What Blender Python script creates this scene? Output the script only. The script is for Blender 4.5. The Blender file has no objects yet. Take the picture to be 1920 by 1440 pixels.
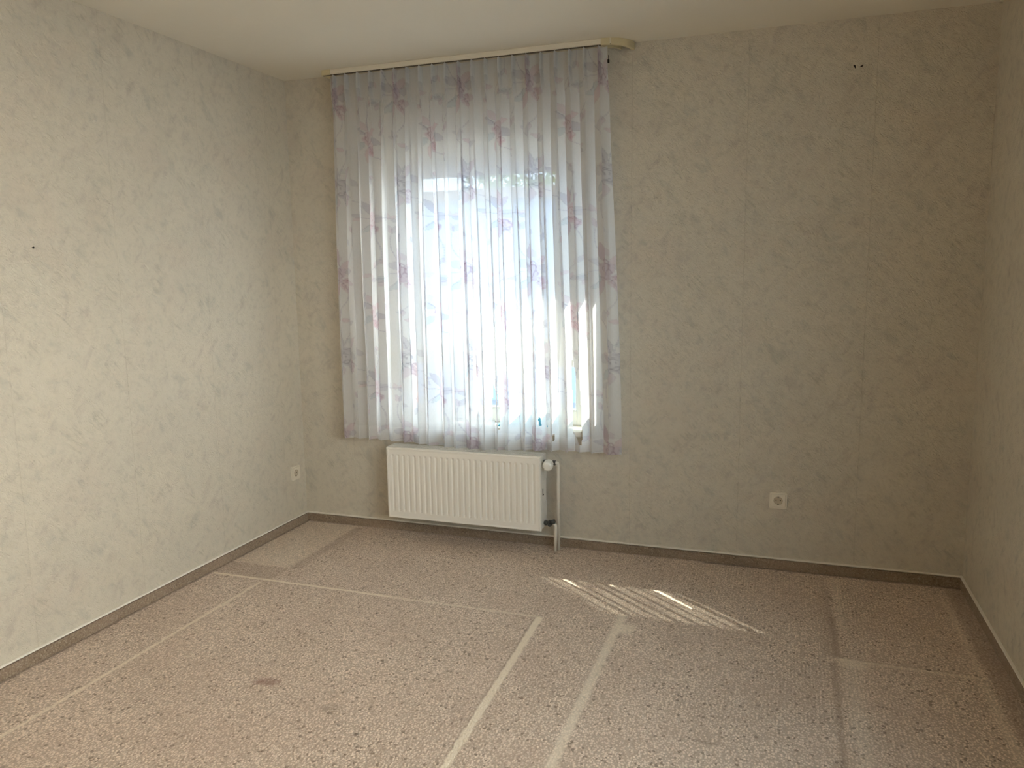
import bpy, bmesh, math, random
import numpy as np
from mathutils import Vector, Matrix

random.seed(7)
rng = np.random.default_rng(11)
PI = math.pi
scene = bpy.context.scene
C = scene.collection

# ------------------------------------------------------------ camera, world, sun, exposure
cam_data = bpy.data.cameras.new('camera')
cam = bpy.data.objects.new('camera', cam_data)
C.objects.link(cam)
scene.camera = cam
cam_data.sensor_width = 36.0
cam_data.sensor_fit = 'HORIZONTAL'
cam_data.lens = 1456.51 / 1920 * 36.0
cam_data.clip_start = 0.02
yaw, pitch, roll = -0.334413546, -0.1405407, -0.0142630731
fw = Vector((math.sin(yaw) * math.cos(pitch), math.cos(yaw) * math.cos(pitch), math.sin(pitch)))
rt = Vector((math.cos(yaw), -math.sin(yaw), 0))
up = rt.cross(fw)
rt2 = rt * math.cos(roll) + up * math.sin(roll)
up2 = -rt * math.sin(roll) + up * math.cos(roll)
M = Matrix((rt2, up2, -fw)).transposed().to_4x4()
M.translation = Vector((2.62712, -3.82077, 1.43084))
cam.matrix_world = M

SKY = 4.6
SKY_FILL = 11.0
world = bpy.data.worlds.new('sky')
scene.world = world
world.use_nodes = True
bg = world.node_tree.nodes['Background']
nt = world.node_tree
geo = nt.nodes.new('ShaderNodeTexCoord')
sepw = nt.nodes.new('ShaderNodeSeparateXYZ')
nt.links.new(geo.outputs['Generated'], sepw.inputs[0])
mr = nt.nodes.new('ShaderNodeMapRange')          # blue sky in front; brighter, warmer sky added on the right as room fill
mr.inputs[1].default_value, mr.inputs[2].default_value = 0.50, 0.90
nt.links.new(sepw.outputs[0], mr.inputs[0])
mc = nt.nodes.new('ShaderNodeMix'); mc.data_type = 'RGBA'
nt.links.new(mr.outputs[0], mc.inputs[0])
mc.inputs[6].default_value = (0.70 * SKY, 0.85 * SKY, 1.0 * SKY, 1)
mc.inputs[7].default_value = (1.0 * SKY_FILL, 0.94 * SKY_FILL, 0.90 * SKY_FILL, 1)
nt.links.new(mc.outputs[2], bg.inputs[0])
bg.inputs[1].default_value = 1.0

FILL_LAMP = 5.2  # strength of the added, unseen fill lamp

SUN_DIR = Vector((0.79, -0.61, -1.2)).normalized()
sun_data = bpy.data.lights.new('sun', 'SUN')
sun_data.energy = 13.5
sun_data.angle = math.radians(0.4)
sun_data.color = (1.0, 0.93, 0.80)
sun = bpy.data.objects.new('sun', sun_data)
C.objects.link(sun)
sun.rotation_euler = SUN_DIR.to_track_quat('-Z', 'Y').to_euler()
sun.location = (-3, 4, 6)

vs = scene.view_settings
vs.view_transform = 'Standard'
vs.look = 'None'
vs.gamma = 1.0
vs.use_curve_mapping = False
vs.exposure = 0.48
scene.cycles.use_denoising = True
scene.cycles.use_adaptive_sampling = True
scene.cycles.adaptive_threshold = 0.02
scene.cycles.max_bounces = 9
scene.cycles.diffuse_bounces = 6
scene.cycles.transparent_max_bounces = 24
scene.cycles.transmission_bounces = 8
scene.cycles.sample_clamp_indirect = 6.0

# ------------------------------------------------------------ sizes of the room
W, H, YF = 3.4364, 2.5, -4.75        # width, height, wall behind the photographer
BH = 0.0555                          # skirting height
WX0, WX1, WZ0, WZ1 = 0.566, 1.680, 0.628, 2.120   # window opening
TH = 0.20

# ------------------------------------------------------------ helpers
def lin(r, g, b):
    f = lambda c: (c / 255 / 12.92) if c / 255 <= 0.04045 else ((c / 255 + 0.055) / 1.055) ** 2.4
    return (f(r), f(g), f(b), 1.0)

def link(o, parent=None):
    C.objects.link(o)
    if parent is not None:
        o.parent = parent
    return o

def obj(name, bm, mat, parent=None, smooth=False, label=None):
    me = bpy.data.meshes.new(name)
    bmesh.ops.recalc_face_normals(bm, faces=bm.faces)
    bm.to_mesh(me)
    bm.free()
    for m in (mat if isinstance(mat, (list, tuple)) else [mat]):
        me.materials.append(m)
    if smooth:
        for p in me.polygons:
            p.use_smooth = True
    o = bpy.data.objects.new(name, me)
    link(o, parent)
    if label:
        o['label'] = label
    return o

def struct(o):
    o['kind'] = 'structure'
    return o

def thing(o, label, cat, group=None):
    o['label'] = label
    o['category'] = cat
    if group:
        o['group'] = group
    return o

def empty(name, loc):
    o = bpy.data.objects.new(name, None)
    o.empty_display_size = 0.1
    link(o)
    o.location = loc
    return o

def local(bm, loc):
    bmesh.ops.translate(bm, verts=bm.verts, vec=-Vector(loc))
    return bm

def box(bm, x0, x1, y0, y1, z0, z1, bevel=0.0, seg=2, mi=0):
    vs_ = [bm.verts.new((x, y, z)) for z in (z0, z1) for y in (y0, y1) for x in (x0, x1)]
    idx = [(0, 1, 3, 2), (4, 6, 7, 5), (0, 4, 5, 1), (2, 3, 7, 6), (0, 2, 6, 4), (1, 5, 7, 3)]
    fs = [bm.faces.new([vs_[i] for i in f]) for f in idx]
    for f in fs:
        f.material_index = mi
    if bevel > 0:
        es = list({e for f in fs for e in f.edges})
        bmesh.ops.bevel(bm, geom=es, offset=bevel, segments=seg, affect='EDGES', profile=0.5)
    return fs

def tube(bm, pts, r, n=14, cap=True):
    pts = [Vector(p) for p in pts]
    rs = r if isinstance(r, (list, tuple)) else [r] * len(pts)
    rings = []
    t0 = (pts[1] - pts[0]).normalized()
    ref = Vector((0, 0, 1)) if abs(t0.z) < 0.9 else Vector((1, 0, 0))
    a = t0.cross(ref).normalized()
    for i, p in enumerate(pts):
        if i == 0:
            t = t0
        elif i == len(pts) - 1:
            t = (pts[i] - pts[i - 1]).normalized()
        else:
            t = ((pts[i + 1] - pts[i]).normalized() + (pts[i] - pts[i - 1]).normalized()).normalized()
        a = (a - t * a.dot(t)).normalized()
        b = t.cross(a)
        rings.append([bm.verts.new(p + (a * math.cos(2 * PI * k / n) + b * math.sin(2 * PI * k / n)) * rs[i]) for k in range(n)])
    for i in range(len(rings) - 1):
        for k in range(n):
            bm.faces.new((rings[i][k], rings[i][(k + 1) % n], rings[i + 1][(k + 1) % n], rings[i + 1][k]))
    if cap:
        bm.faces.new(rings[0][::-1])
        bm.faces.new(rings[-1])

def lathe(bm, prof, origin, axis, n=32, ribs=0, rib_amp=0.0, rib_range=None):
    """prof: list of (distance along axis, radius)"""
    axis = Vector(axis).normalized()
    ref = Vector((0, 0, 1)) if abs(axis.z) < 0.9 else Vector((1, 0, 0))
    a = axis.cross(ref).normalized()
    b = axis.cross(a)
    o = Vector(origin)
    rings = []
    for i, (d, r) in enumerate(prof):
        ring = []
        for k in range(n):
            th = 2 * PI * k / n
            rr = r
            if ribs and rib_range and rib_range[0] <= i <= rib_range[1]:
                rr = r * (1 + rib_amp * (1 if math.sin(ribs * th) > 0 else -1))
            ring.append(bm.verts.new(o + axis * d + (a * math.cos(th) + b * math.sin(th)) * max(rr, 1e-5)))
        rings.append(ring)
    for i in range(len(rings) - 1):
        for k in range(n):
            bm.faces.new((rings[i][k], rings[i][(k + 1) % n], rings[i + 1][(k + 1) % n], rings[i + 1][k]))
    bm.faces.new(rings[0][::-1])
    bm.faces.new(rings[-1])

# ------------------------------------------------------------ node helpers
class NT:
    def __init__(s, name):
        s.m = bpy.data.materials.new(name)
        s.m.use_nodes = True
        s.t = s.m.node_tree
        s.t.nodes.clear()
        s.out = s.t.nodes.new('ShaderNodeOutputMaterial')
    def n(s, typ, **kw):
        nd = s.t.nodes.new(typ)
        for k, v in kw.items():
            setattr(nd, k, v)
        return nd
    def l(s, a, b):
        s.t.links.new(a, b)
    def put(s, sock, v):
        if hasattr(v, 'is_linked') or hasattr(v, 'links'):
            s.l(v, sock)
        else:
            sock.default_value = v
    def math(s, op, a, b=None, c=None, clamp=False):
        nd = s.n('ShaderNodeMath', operation=op, use_clamp=clamp)
        s.put(nd.inputs[0], a)
        if b is not None:
            s.put(nd.inputs[1], b)
        if c is not None:
            s.put(nd.inputs[2], c)
        return nd.outputs[0]
    def rng(s, v, a, b, c=0.0, d=1.0, smooth=True):
        nd = s.n('ShaderNodeMapRange', interpolation_type='SMOOTHSTEP' if smooth else 'LINEAR')
        s.put(nd.inputs[0], v)
        for i, q in enumerate((a, b, c, d)):
            s.put(nd.inputs[i + 1], q)
        return nd.outputs[0]
    def noise(s, vec, scale, detail=3.0, rough=0.55, dist=0.0):
        nd = s.n('ShaderNodeTexNoise')
        s.l(vec, nd.inputs['Vector'])
        nd.inputs['Scale'].default_value = scale
        nd.inputs['Detail'].default_value = detail
        nd.inputs['Roughness'].default_value = rough
        nd.inputs['Distortion'].default_value = dist
        return nd.outputs[0]
    def mapping(s, vec, rot=(0, 0, 0), scale=(1, 1, 1), loc=(0, 0, 0)):
        nd = s.n('ShaderNodeMapping')
        s.l(vec, nd.inputs[0])
        nd.inputs['Rotation'].default_value = rot
        nd.inputs['Scale'].default_value = scale
        nd.inputs['Location'].default_value = loc
        return nd.outputs[0]
    def mix(s, f, a, b, mode='MIX'):
        nd = s.n('ShaderNodeMix', data_type='RGBA', blend_type=mode)
        s.put(nd.inputs[0], f)
        s.put(nd.inputs[6], a)
        s.put(nd.inputs[7], b)
        return nd.outputs[2]
    def bump(s, h, strength, dist, prev=None):
        nd = s.n('ShaderNodeBump')
        nd.inputs['Strength'].default_value = strength
        nd.inputs['Distance'].default_value = dist
        s.l(h, nd.inputs['Height'])
        if prev is not None:
            s.l(prev, nd.inputs['Normal'])
        return nd.outputs[0]
    def principled(s, color, rough=0.6, normal=None, metal=0.0, spec=0.5, **kw):
        p = s.n('ShaderNodeBsdfPrincipled')
        s.put(p.inputs['Base Color'], color)
        s.put(p.inputs['Roughness'], rough)
        p.inputs['Metallic'].default_value = metal
        p.inputs['Specular IOR Level'].default_value = spec
        for k, v in kw.items():
            p.inputs[k].default_value = v
        if normal is not None:
            s.l(normal, p.inputs['Normal'])
        s.l(p.outputs[0], s.out.inputs[0])
        return p

def plain(name, col, rough=0.5, metal=0.0, spec=0.5, bump=0.0, bscale=60):
    t = NT(name)
    g = t.n('ShaderNodeTexCoord').outputs['Object']
    nz = t.noise(g, bscale, 3)
    c = t.mix(t.math('MULTIPLY', nz, 0.12), col, tuple(x * 0.8 for x in col[:3]) + (1,))
    nrm = t.bump(nz, bump, 0.002) if bump else None
    t.principled(c, rough, nrm, metal, spec)
    return t.m

def wallpaper_mat():
    t = NT('wallpaper')
    co = t.n('ShaderNodeTexCoord').outputs['Object']
    sep = t.n('ShaderNodeSeparateXYZ')
    t.l(co, sep.inputs[0])
    # running length along either wall
    run = t.math('ADD', sep.outputs[0], sep.outputs[1])
    comb = t.n('ShaderNodeCombineXYZ')
    t.l(run, comb.inputs[0])
    t.l(sep.outputs[2], comb.inputs[1])
    t.l(t.math('MULTIPLY', sep.outputs[0], 0.13), comb.inputs[2])
    p = comb.outputs[0]
    base = lin(215, 206, 189)
    big = t.noise(p, 2.2, 4, 0.6)
    c = t.mix(t.rng(big, 0.38, 0.66, 0, 0.4), base, lin(205, 199, 185))
    pink = t.noise(t.mapping(p, loc=(3.1, 7.2, 0)), 3.0, 3, 0.6)
    c = t.mix(t.rng(pink, 0.5, 0.72, 0, 0.40), c, lin(210, 196, 180))
    # brushed pastel dabs, slanting two ways
    dab1 = t.noise(t.mapping(t.mapping(p, rot=(0, 0, 0.9)), scale=(0.6, 1.2, 1)), 14, 5, 0.66, 0.3)
    dab2 = t.noise(t.mapping(t.mapping(p, rot=(0, 0, -0.9)), scale=(0.6, 1.2, 1), loc=(4, 2, 0)), 18, 5, 0.66, 0.3)
    m1 = t.noise(t.mapping(p, loc=(9, 1, 0)), 8.5, 3, 0.6)
    f1 = t.math('MULTIPLY', t.rng(dab1, 0.46, 0.72), t.rng(m1, 0.46, 0.60))
    f2 = t.math('MULTIPLY', t.rng(dab2, 0.46, 0.72), t.rng(m1, 0.56, 0.40))
    c = t.mix(t.math('MULTIPLY', f1, 0.60), c, lin(180, 177, 166))
    c = t.mix(t.math('MULTIPLY', f2, 0.55), c, lin(184, 174, 164))
    mot = t.noise(t.mapping(p, loc=(2, 8, 0)), 34, 4, 0.7)
    c = t.mix(t.rng(mot, 0.48, 0.68, 0, 0.30), c, lin(186, 178, 165))
    hatch = t.noise(t.mapping(t.mapping(p, rot=(0, 0, 0.8)), scale=(0.2, 1.2, 1)), 60, 2, 0.6)
    mh = t.noise(t.mapping(p, loc=(1, 5, 0)), 8.5, 2, 0.5)
    fh = t.math('MULTIPLY', t.rng(hatch, 0.52, 0.66), t.rng(mh, 0.55, 0.68))
    c = t.mix(t.math('MULTIPLY', fh, 0.35), c, lin(168, 162, 146))
    # paper lengths: faint butt joints every 53 cm
    fr = t.math('FRACT', t.math('DIVIDE', t.math('ADD', run, 20.07), 0.53))
    d = t.math('ABSOLUTE', t.math('SUBTRACT', fr, 0.5))
    seam = t.rng(d, 0.002, 0.006, 1, 0)
    c = t.mix(t.math('MULTIPLY', seam, 0.10), c, lin(170, 160, 142))
    # embossed fibre relief
    fib1 = t.noise(t.mapping(t.mapping(p, rot=(0, 0, 0.5)), scale=(0.4, 1.3, 1)), 62, 3, 0.6, 1.6)
    fib2 = t.noise(t.mapping(t.mapping(p, rot=(0, 0, -0.6)), scale=(1.25, 0.4, 1)), 70, 3, 0.6, 1.6)
    rid = t.math('ABSOLUTE', t.math('SUBTRACT', t.math('ADD', fib1, fib2), 1.0))
    hgt = t.math('SUBTRACT', 1.0, t.math('MULTIPLY', rid, 3.5))
    hgt = t.math('SUBTRACT', hgt, t.math('MULTIPLY', seam, 0.5))
    nrm = t.bump(hgt, 0.8, 0.0028)
    t.principled(c, 0.72, nrm, spec=0.25)
    return t.m

def ceiling_mat():
    t = NT('ceiling_paint')
    co = t.n('ShaderNodeTexCoord').outputs['Object']
    nz = t.noise(co, 45, 4, 0.6)
    c = t.mix(t.noise(co, 1.3, 2), lin(232, 226, 213), lin(226, 219, 204))
    t.principled(c, 0.8, t.bump(nz, 0.12, 0.002), spec=0.2)
    return t.m

def carpet_mat(strip=False):
    t = NT('carpet_skirting' if strip else 'carpet')
    co = t.n('ShaderNodeTexCoord').outputs['Object']
    sep = t.n('ShaderNodeSeparateXYZ')
    t.l(co, sep.inputs[0])
    # loops: rows of small tufts
    if strip:
        comb = t.n('ShaderNodeCombineXYZ')
        t.l(t.math('ADD', sep.outputs[0], sep.outputs[1]), comb.inputs[0])
        t.l(sep.outputs[2], comb.inputs[1])
        p = comb.outputs[0]
    else:
        p = co
    vor = t.n('ShaderNodeTexVoronoi', feature='F1', distance='EUCLIDEAN')
    t.l(t.mapping(p, rot=(0, 0, 0.06), scale=(1.0, 0.78, 1.0) if not strip else (1, 1, 1)), vor.inputs['Vector'])
    vor.inputs['Scale'].default_value = 140 if not strip else 190
    vor.inputs['Randomness'].default_value = 0.9
    dist = vor.outputs['Distance']
    cell = t.n('ShaderNodeSeparateColor')
    t.l(vor.outputs['Color'], cell.inputs[0])
    base = lin(242, 222, 203) if not strip else lin(164, 146, 124)
    dark = lin(196, 173, 153) if not strip else lin(112, 96, 80)
    c = t.mix(t.rng(cell.outputs[0], 0.1, 0.95, 0, 0.42), base, dark)
    c = t.mix(t.rng(cell.outputs[1], 0.62, 1.0, 0, 0.22), c, lin(238, 226, 206))
    c = t.mix(t.rng(cell.outputs[2], 0.955, 0.97, 0, 0.75), c, lin(104, 88, 72))
    c = t.mix(t.rng(dist, 0.30, 0.62, 0, 0.5), c, lin(122, 102, 84))
    if not strip:
        zig = t.math('PINGPONG', sep.outputs[1], 0.011)
        row = t.math('SINE', t.math('MULTIPLY', t.math('ADD', sep.outputs[0], t.math('MULTIPLY', zig, 0.45)), 2 * PI / 0.0125))
        rowm = t.rng(t.noise(p, 1.4, 2), 0.40, 0.62, 0.05, 0.26)
        c = t.mix(t.math('MULTIPLY', t.rng(row, -0.2, 1.0), rowm), c, lin(134, 114, 95))
        nf = t.noise(t.mapping(p, scale=(0.7, 1.0, 1)), 150, 3, 0.7)
        c = t.mix(t.rng(nf, 0.55, 0.75, 0, 0.45), c, lin(120, 100, 82))
        c = t.mix(t.rng(nf, 0.45, 0.28, 0, 0.30), c, lin(246, 232, 212))
    pl = t.noise(p, 3.2, 4, 0.65)
    c = t.mix(t.rng(pl, 0.35, 0.7, 0, 0.30), c, lin(188, 164, 146))
    hgt = t.math('SUBTRACT', 1.0, dist)
    fine = t.noise(p, 420, 2, 0.6)
    hgt = t.math('ADD', hgt, t.math('MULTIPLY', fine, 0.5))
    if not strip:
        # worn and pressed furniture marks, a darker edge strip, contact shade painted by walls
        nv = t.n('ShaderNodeTexNoise')
        t.l(co, nv.inputs['Vector'])
        nv.inputs['Scale'].default_value = 26
        nv.inputs['Detail'].default_value = 3
        wob = t.math('MULTIPLY', t.math('SUBTRACT', nv.outputs[0], 0.5), 0.016)
        X = t.math('ADD', sep.outputs[0], wob)
        Y = t.math('ADD', sep.outputs[1], wob)
        def rect(x0, x1, y0, y1, s, sl=0.0, yr=0.0):
            xx = X if sl == 0.0 else t.math('SUBTRACT', X, t.math('MULTIPLY', t.math('SUBTRACT', Y, yr), sl))
            a = t.rng(xx, x0 - s, x0 + s)
            b = t.rng(xx, x1 + s, x1 - s)
            d_ = t.rng(Y, y0 - s, y0 + s)
            e = t.rng(Y, y1 + s, y1 - s)
            return t.math('MULTIPLY', t.math('MULTIPLY', a, b), t.math('MULTIPLY', d_, e))
        light = lin(236, 222, 200)
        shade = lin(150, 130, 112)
        marks = [
            # x0, x1, y0, y1, softness, strength, colour, slant, y-reference, pressed
            (0.02, 0.352, -0.695, -0.02, 0.010, 0.22, light, 0, 0, 0.0),
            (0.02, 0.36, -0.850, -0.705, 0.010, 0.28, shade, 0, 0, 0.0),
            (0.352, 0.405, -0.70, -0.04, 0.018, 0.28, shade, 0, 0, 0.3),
            (0.03, 1.00, -0.864, -0.848, 0.005, 0.75, light, 0, 0, 0.6),
            (1.00, 1.72, -0.868, -0.850, 0.007, 0.42, light, 0, 0, 0.4),
            (0.322, 0.338, -3.2, -0.885, 0.006, 0.62, light, 0, 0, 0.6),
            (1.692, 1.722, -3.2, -0.862, 0.006, 0.75, light, -0.028, -0.862, 0.8),
            (1.684, 1.692, -3.2, -0.870, 0.004, 0.40, shade, -0.028, -0.862, 0.6),
            (2.018, 2.052, -3.2, -0.735, 0.009, 0.52, light, 0.004, -0.74, 0.6),
            (2.04, 2.105, -0.905, -0.82, 0.018, 0.48, light, 0, 0, 0.3),
            (2.855, 2.878, -0.86, -0.50, 0.009, 0.40, shade, 0, 0, 0.5),
            (2.850, 2.872, -0.86, -0.20, 0.010, 0.28, shade, 0, 0, 0.3),
            (2.82, 2.855, -0.86, -0.08, 0.012, 0.20, shade, 0, 0, 0.2),
            (2.885, 2.915, -0.60, -0.06, 0.012, 0.22, light, 0, 0, 0.2),
            (2.842, 2.862, -3.2, -0.90, 0.009, 0.45, shade, 0.01, -0.9, 0.6),
            (2.88, 2.93, -2.2, -0.90, 0.018, 0.16, light, 0, 0, 0.0),
            (2.87, 3.36, -0.884, -0.862, 0.008, 0.34, light, 0, 0, 0.5),
            (2.88, 3.30, -0.862, -0.853, 0.005, 0.25, shade, 0, 0, 0.4),
            (2.865, 2.975, -0.925, -0.865, 0.020, 0.38, light, 0, 0, 0.0),
            (3.325, 3.345, -0.85, -0.20, 0.012, 0.24, light, 0, 0, 0.2),
            (3.315, 3.345, -2.2, -0.90, 0.012, 0.24, light, 0, 0, 0.2),
            (3.36, 3.44, -3.0, 0.0, 0.014, 0.42, shade, 0, 0, 0.0),  # darker strip along the right wall
            (0.0, 2.3, -0.022, 0.0, 0.006, 0.30, lin(108, 88, 72), 0, 0, 0.0),  # contact shade painted into the carpet along the back wall
            (0.0, 0.022, -4.0, 0.0, 0.006, 0.50, lin(98, 80, 66), 0, 0, 0.0),  # contact shade painted along the left wall
            (2.3, 3.44, -0.030, 0.0, 0.008, 0.60, lin(88, 70, 58), 0, 0, 0.0),  # stronger painted contact shade, right part of the back wall
        ]
        for (x0, x1, y0, y1, s, k, col, sl, yr, pr) in marks:
            m = rect(x0, x1, y0, y1, s, sl, yr)
            c = t.mix(t.math('MULTIPLY', m, min(1, k * 1.12)), c, col)
            if pr:
                hgt = t.math('SUBTRACT', hgt, t.math('MULTIPLY', m, pr))
        # stains: (x, y, rx, ry, strength, colour)
        nb = t.noise(co, 40, 3, 0.6)
        for (sx, sy, rx, ry, k, col) in [
            (0.935, -1.655, 0.060, 0.035, 0.50, lin(128, 86, 72)),
            (0.900, -1.668, 0.030, 0.020, 0.35, lin(128, 86, 72)),
            (1.245, -1.735, 0.050, 0.035, 0.30, lin(118, 104, 84)),
            (2.52, -0.70, 0.05, 0.022, 0.22, lin(110, 92, 74)),
            (1.40, -1.84, 0.012, 0.010, 0.70, lin(84, 68, 54)),
            (1.03, -1.03, 0.008, 0.008, 0.80, lin(74, 60, 48)),
            (3.17, -0.86, 0.010, 0.005, 0.80, lin(60, 46, 36)),
            (2.45, -1.55, 0.060, 0.010, 0.35, lin(100, 82, 66)),
        ]:
            dx = t.math('DIVIDE', t.math('SUBTRACT', sep.outputs[0], sx), rx)
            dy = t.math('DIVIDE', t.math('SUBTRACT', sep.outputs[1], sy), ry)
            r = t.math('SQRT', t.math('ADD', t.math('MULTIPLY', dx, dx), t.math('MULTIPLY', dy, dy)))
            r = t.math('ADD', r, t.math('MULTIPLY', t.math('SUBTRACT', nb, 0.5), 1.2))
            c = t.mix(t.math('MULTIPLY', t.rng(r, 1.15, 0.35), k), c, col)
    nrm = t.bump(hgt, 0.75 if not strip else 0.8, 0.004)
    pr_ = t.principled(c, 0.95, nrm, spec=0.08)
    pr_.inputs['Sheen Weight'].default_value = 0.12
    return t.m

def brick_mat():
    t = NT('brick')
    co = t.n('ShaderNodeTexCoord').outputs['Object']
    sep = t.n('ShaderNodeSeparateXYZ')
    t.l(co, sep.inputs[0])
    comb = t.n('ShaderNodeCombineXYZ')
    t.l(t.math('ADD', sep.outputs[0], sep.outputs[1]), comb.inputs[0])
    t.l(sep.outputs[2], comb.inputs[1])
    b = t.n('ShaderNodeTexBrick')
    t.l(comb.outputs[0], b.inputs['Vector'])
    b.inputs['Color1'].default_value = lin(214, 150, 112)
    b.inputs['Color2'].default_value = lin(196, 128, 96)
    b.inputs['Mortar'].default_value = lin(206, 198, 186)
    b.inputs['Scale'].default_value = 1.0
    b.inputs['Mortar Size'].default_value = 0.008
    b.inputs['Brick Width'].default_value = 0.24
    b.inputs['Row Height'].default_value = 0.0833
    t.principled(b.outputs[0], 0.85, spec=0.2)
    return t.m

def glass_mat():
    t = NT('window_glass')
    lw = t.n('ShaderNodeLayerWeight')
    lw.inputs[0].default_value = 0.5
    fr = t.math('ADD', 0.04, t.math('MULTIPLY', t.math('POWER', lw.outputs['Facing'], 4.0), 0.8), clamp=True)
    tr = t.n('ShaderNodeBsdfTransparent')
    tr.inputs[0].default_value = (0.93, 0.97, 0.96, 1)
    gl = t.n('ShaderNodeBsdfGlossy')
    gl.inputs['Roughness'].default_value = 0.02
    mx = t.n('ShaderNodeMixShader')
    t.l(fr, mx.inputs[0])
    t.l(tr.outputs[0], mx.inputs[1])
    t.l(gl.outputs[0], mx.inputs[2])
    t.l(mx.outputs[0], t.out.inputs[0])
    return t.m

def voile_mat():
    """thin printed sheer: part of the light passes straight, part is scattered by the threads"""
    t = NT('printed_voile')
    at = t.n('ShaderNodeAttribute')
    at.attribute_name = 'print'
    den = t.n('ShaderNodeAttribute')
    den.attribute_name = 'thread_cover'
    co = t.n('ShaderNodeUVMap')
    thr = t.noise(t.mapping(co.outputs[0], scale=(1.0, 0.06, 1)), 900, 1, 0.5)
    col = at.outputs['Color']
    tr = t.n('ShaderNodeBsdfTransparent')
    t.l(col, tr.inputs[0])
    tl = t.n('ShaderNodeBsdfTranslucent')
    t.l(col, tl.inputs[0])
    df = t.n('ShaderNodeBsdfDiffuse')
    t.l(col, df.inputs[0])
    m1 = t.n('ShaderNodeMixShader')
    m1.inputs[0].default_value = 0.34
    t.l(tl.outputs[0], m1.inputs[1])
    t.l(df.outputs[0], m1.inputs[2])
    m2 = t.n('ShaderNodeMixShader')
    f = t.math('ADD', den.outputs['Fac'], t.math('MULTIPLY', t.math('SUBTRACT', thr, 0.5), 0.10), clamp=True)
    t.l(f, m2.inputs[0])
    t.l(tr.outputs[0], m2.inputs[1])
    t.l(m1.outputs[0], m2.inputs[2])
    t.l(m2.outputs[0], t.out.inputs[0])
    return t.m

def leaf_mat():
    t = NT('leaves')
    co = t.n('ShaderNodeTexCoord').outputs['Object']
    c = t.mix(t.noise(co, 3, 2), lin(98, 128, 66), lin(146, 166, 92))
    p = t.n('ShaderNodeBsdfDiffuse')
    t.l(c, p.inputs[0])
    q = t.n('ShaderNodeBsdfTranslucent')
    t.l(c, q.inputs[0])
    mx = t.n('ShaderNodeMixShader')
    mx.inputs[0].default_value = 0.4
    t.l(p.outputs[0], mx.inputs[1])
    t.l(q.outputs[0], mx.inputs[2])
    t.l(mx.outputs[0], t.out.inputs[0])
    return t.m

M_WALL = wallpaper_mat()
M_CEIL = ceiling_mat()
M_CARPET = carpet_mat()
M_STRIP = carpet_mat(True)
M_TRIM = plain('white_trim', lin(238, 232, 220), 0.4)
M_PVC = plain('white_pvc', lin(240, 240, 236), 0.3)
M_REVEAL = plain('reveal_plaster', lin(238, 230, 212), 0.8, bump=0.2)
M_BRICK = brick_mat()
M_GLASS = glass_mat()
M_VOILE = voile_mat()
M_RAIL = plain('rail_plastic', lin(222, 214, 198), 0.45)
M_RAILTAN = plain('rail_plastic_yellowed', lin(206, 193, 156), 0.45)
M_RAILDARK = plain('rail_groove', lin(92, 82, 66), 0.6)
M_RAD = plain('radiator_enamel', lin(238, 234, 226), 0.28)
M_RADDARK = plain('radiator_inside', lin(60, 57, 52), 0.6)  # dark tone stands in for shade between the fins; also the dark clip
M_PIPE = plain('painted_pipe', lin(232, 226, 214), 0.35)
M_VALVE = plain('blackened_nickel', lin(84, 88, 90), 0.35, metal=0.8)
M_HEAD = plain('thermostat_plastic', lin(238, 236, 228), 0.35)
M_SOCK = plain('socket_plastic', lin(228, 219, 202), 0.38)
M_SOCKIN = plain('socket_well', lin(196, 182, 158), 0.45)
M_DARK = plain('dark_hole', lin(34, 28, 22), 0.9)
M_STEEL = plain('steel', lin(120, 116, 110), 0.35, metal=0.9)
M_SILL = plain('sill_stone', lin(238, 234, 224), 0.3)
M_CLOTH = plain('blue_cloth', lin(96, 178, 206), 0.9, bump=0.3)
M_GROUND = plain('paving', lin(120, 124, 128), 0.9, bump=0.2)
M_RENDER = plain('house_render', lin(136, 156, 190), 0.9)
M_ROOF = plain('roof_edge', lin(150, 130, 120), 0.8)
M_LEAF = leaf_mat()
M_BARK = plain('bark', lin(98, 82, 66), 0.9)

# ------------------------------------------------------------ shell
bm = bmesh.new(); box(bm, -TH, W + TH, YF - TH, 0.32, -0.10, 0.0)
floor = struct(obj('floor', bm, M_CARPET))
bm = bmesh.new(); box(bm, -TH, W + TH, YF - TH, 0.32, H, H + 0.15)
struct(obj('ceiling', bm, M_CEIL))
bm = bmesh.new(); box(bm, -TH, 0, YF - TH, 0.0, 0, H)
struct(obj('wall_left', bm, M_WALL))
def wall_with_hole(bm, x0, x1, y0, y1, hx0, hx1, hz0, hz1, z0=0.0, z1=H):
    box(bm, x0, hx0, y0, y1, z0, z1)
    box(bm, hx1, x1, y0, y1, z0, z1)
    box(bm, hx0, hx1, y0, y1, hz1, z1)
    if hz0 > z0:
        box(bm, hx0, hx1, y0, y1, z0, hz0)
bm = bmesh.new(); wall_with_hole(bm, -TH, W + TH, 0.0, 0.20, WX0, WX1, WZ0 - 0.03, WZ1)
struct(obj('wall_back', bm, M_WALL))
bm = bmesh.new(); wall_with_hole(bm, -1.5, W + TH + 0.12, 0.20, 0.32, WX0 + 0.03, WX1 - 0.03, WZ0 - 0.03, WZ1 - 0.04, -0.35, 3.0)
struct(obj('wall_outside', bm, M_BRICK))
bm = bmesh.new(); box(bm, -TH, W + TH, YF - TH, YF, 0, H)
struct(obj('wall_front', bm, M_WALL))
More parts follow.
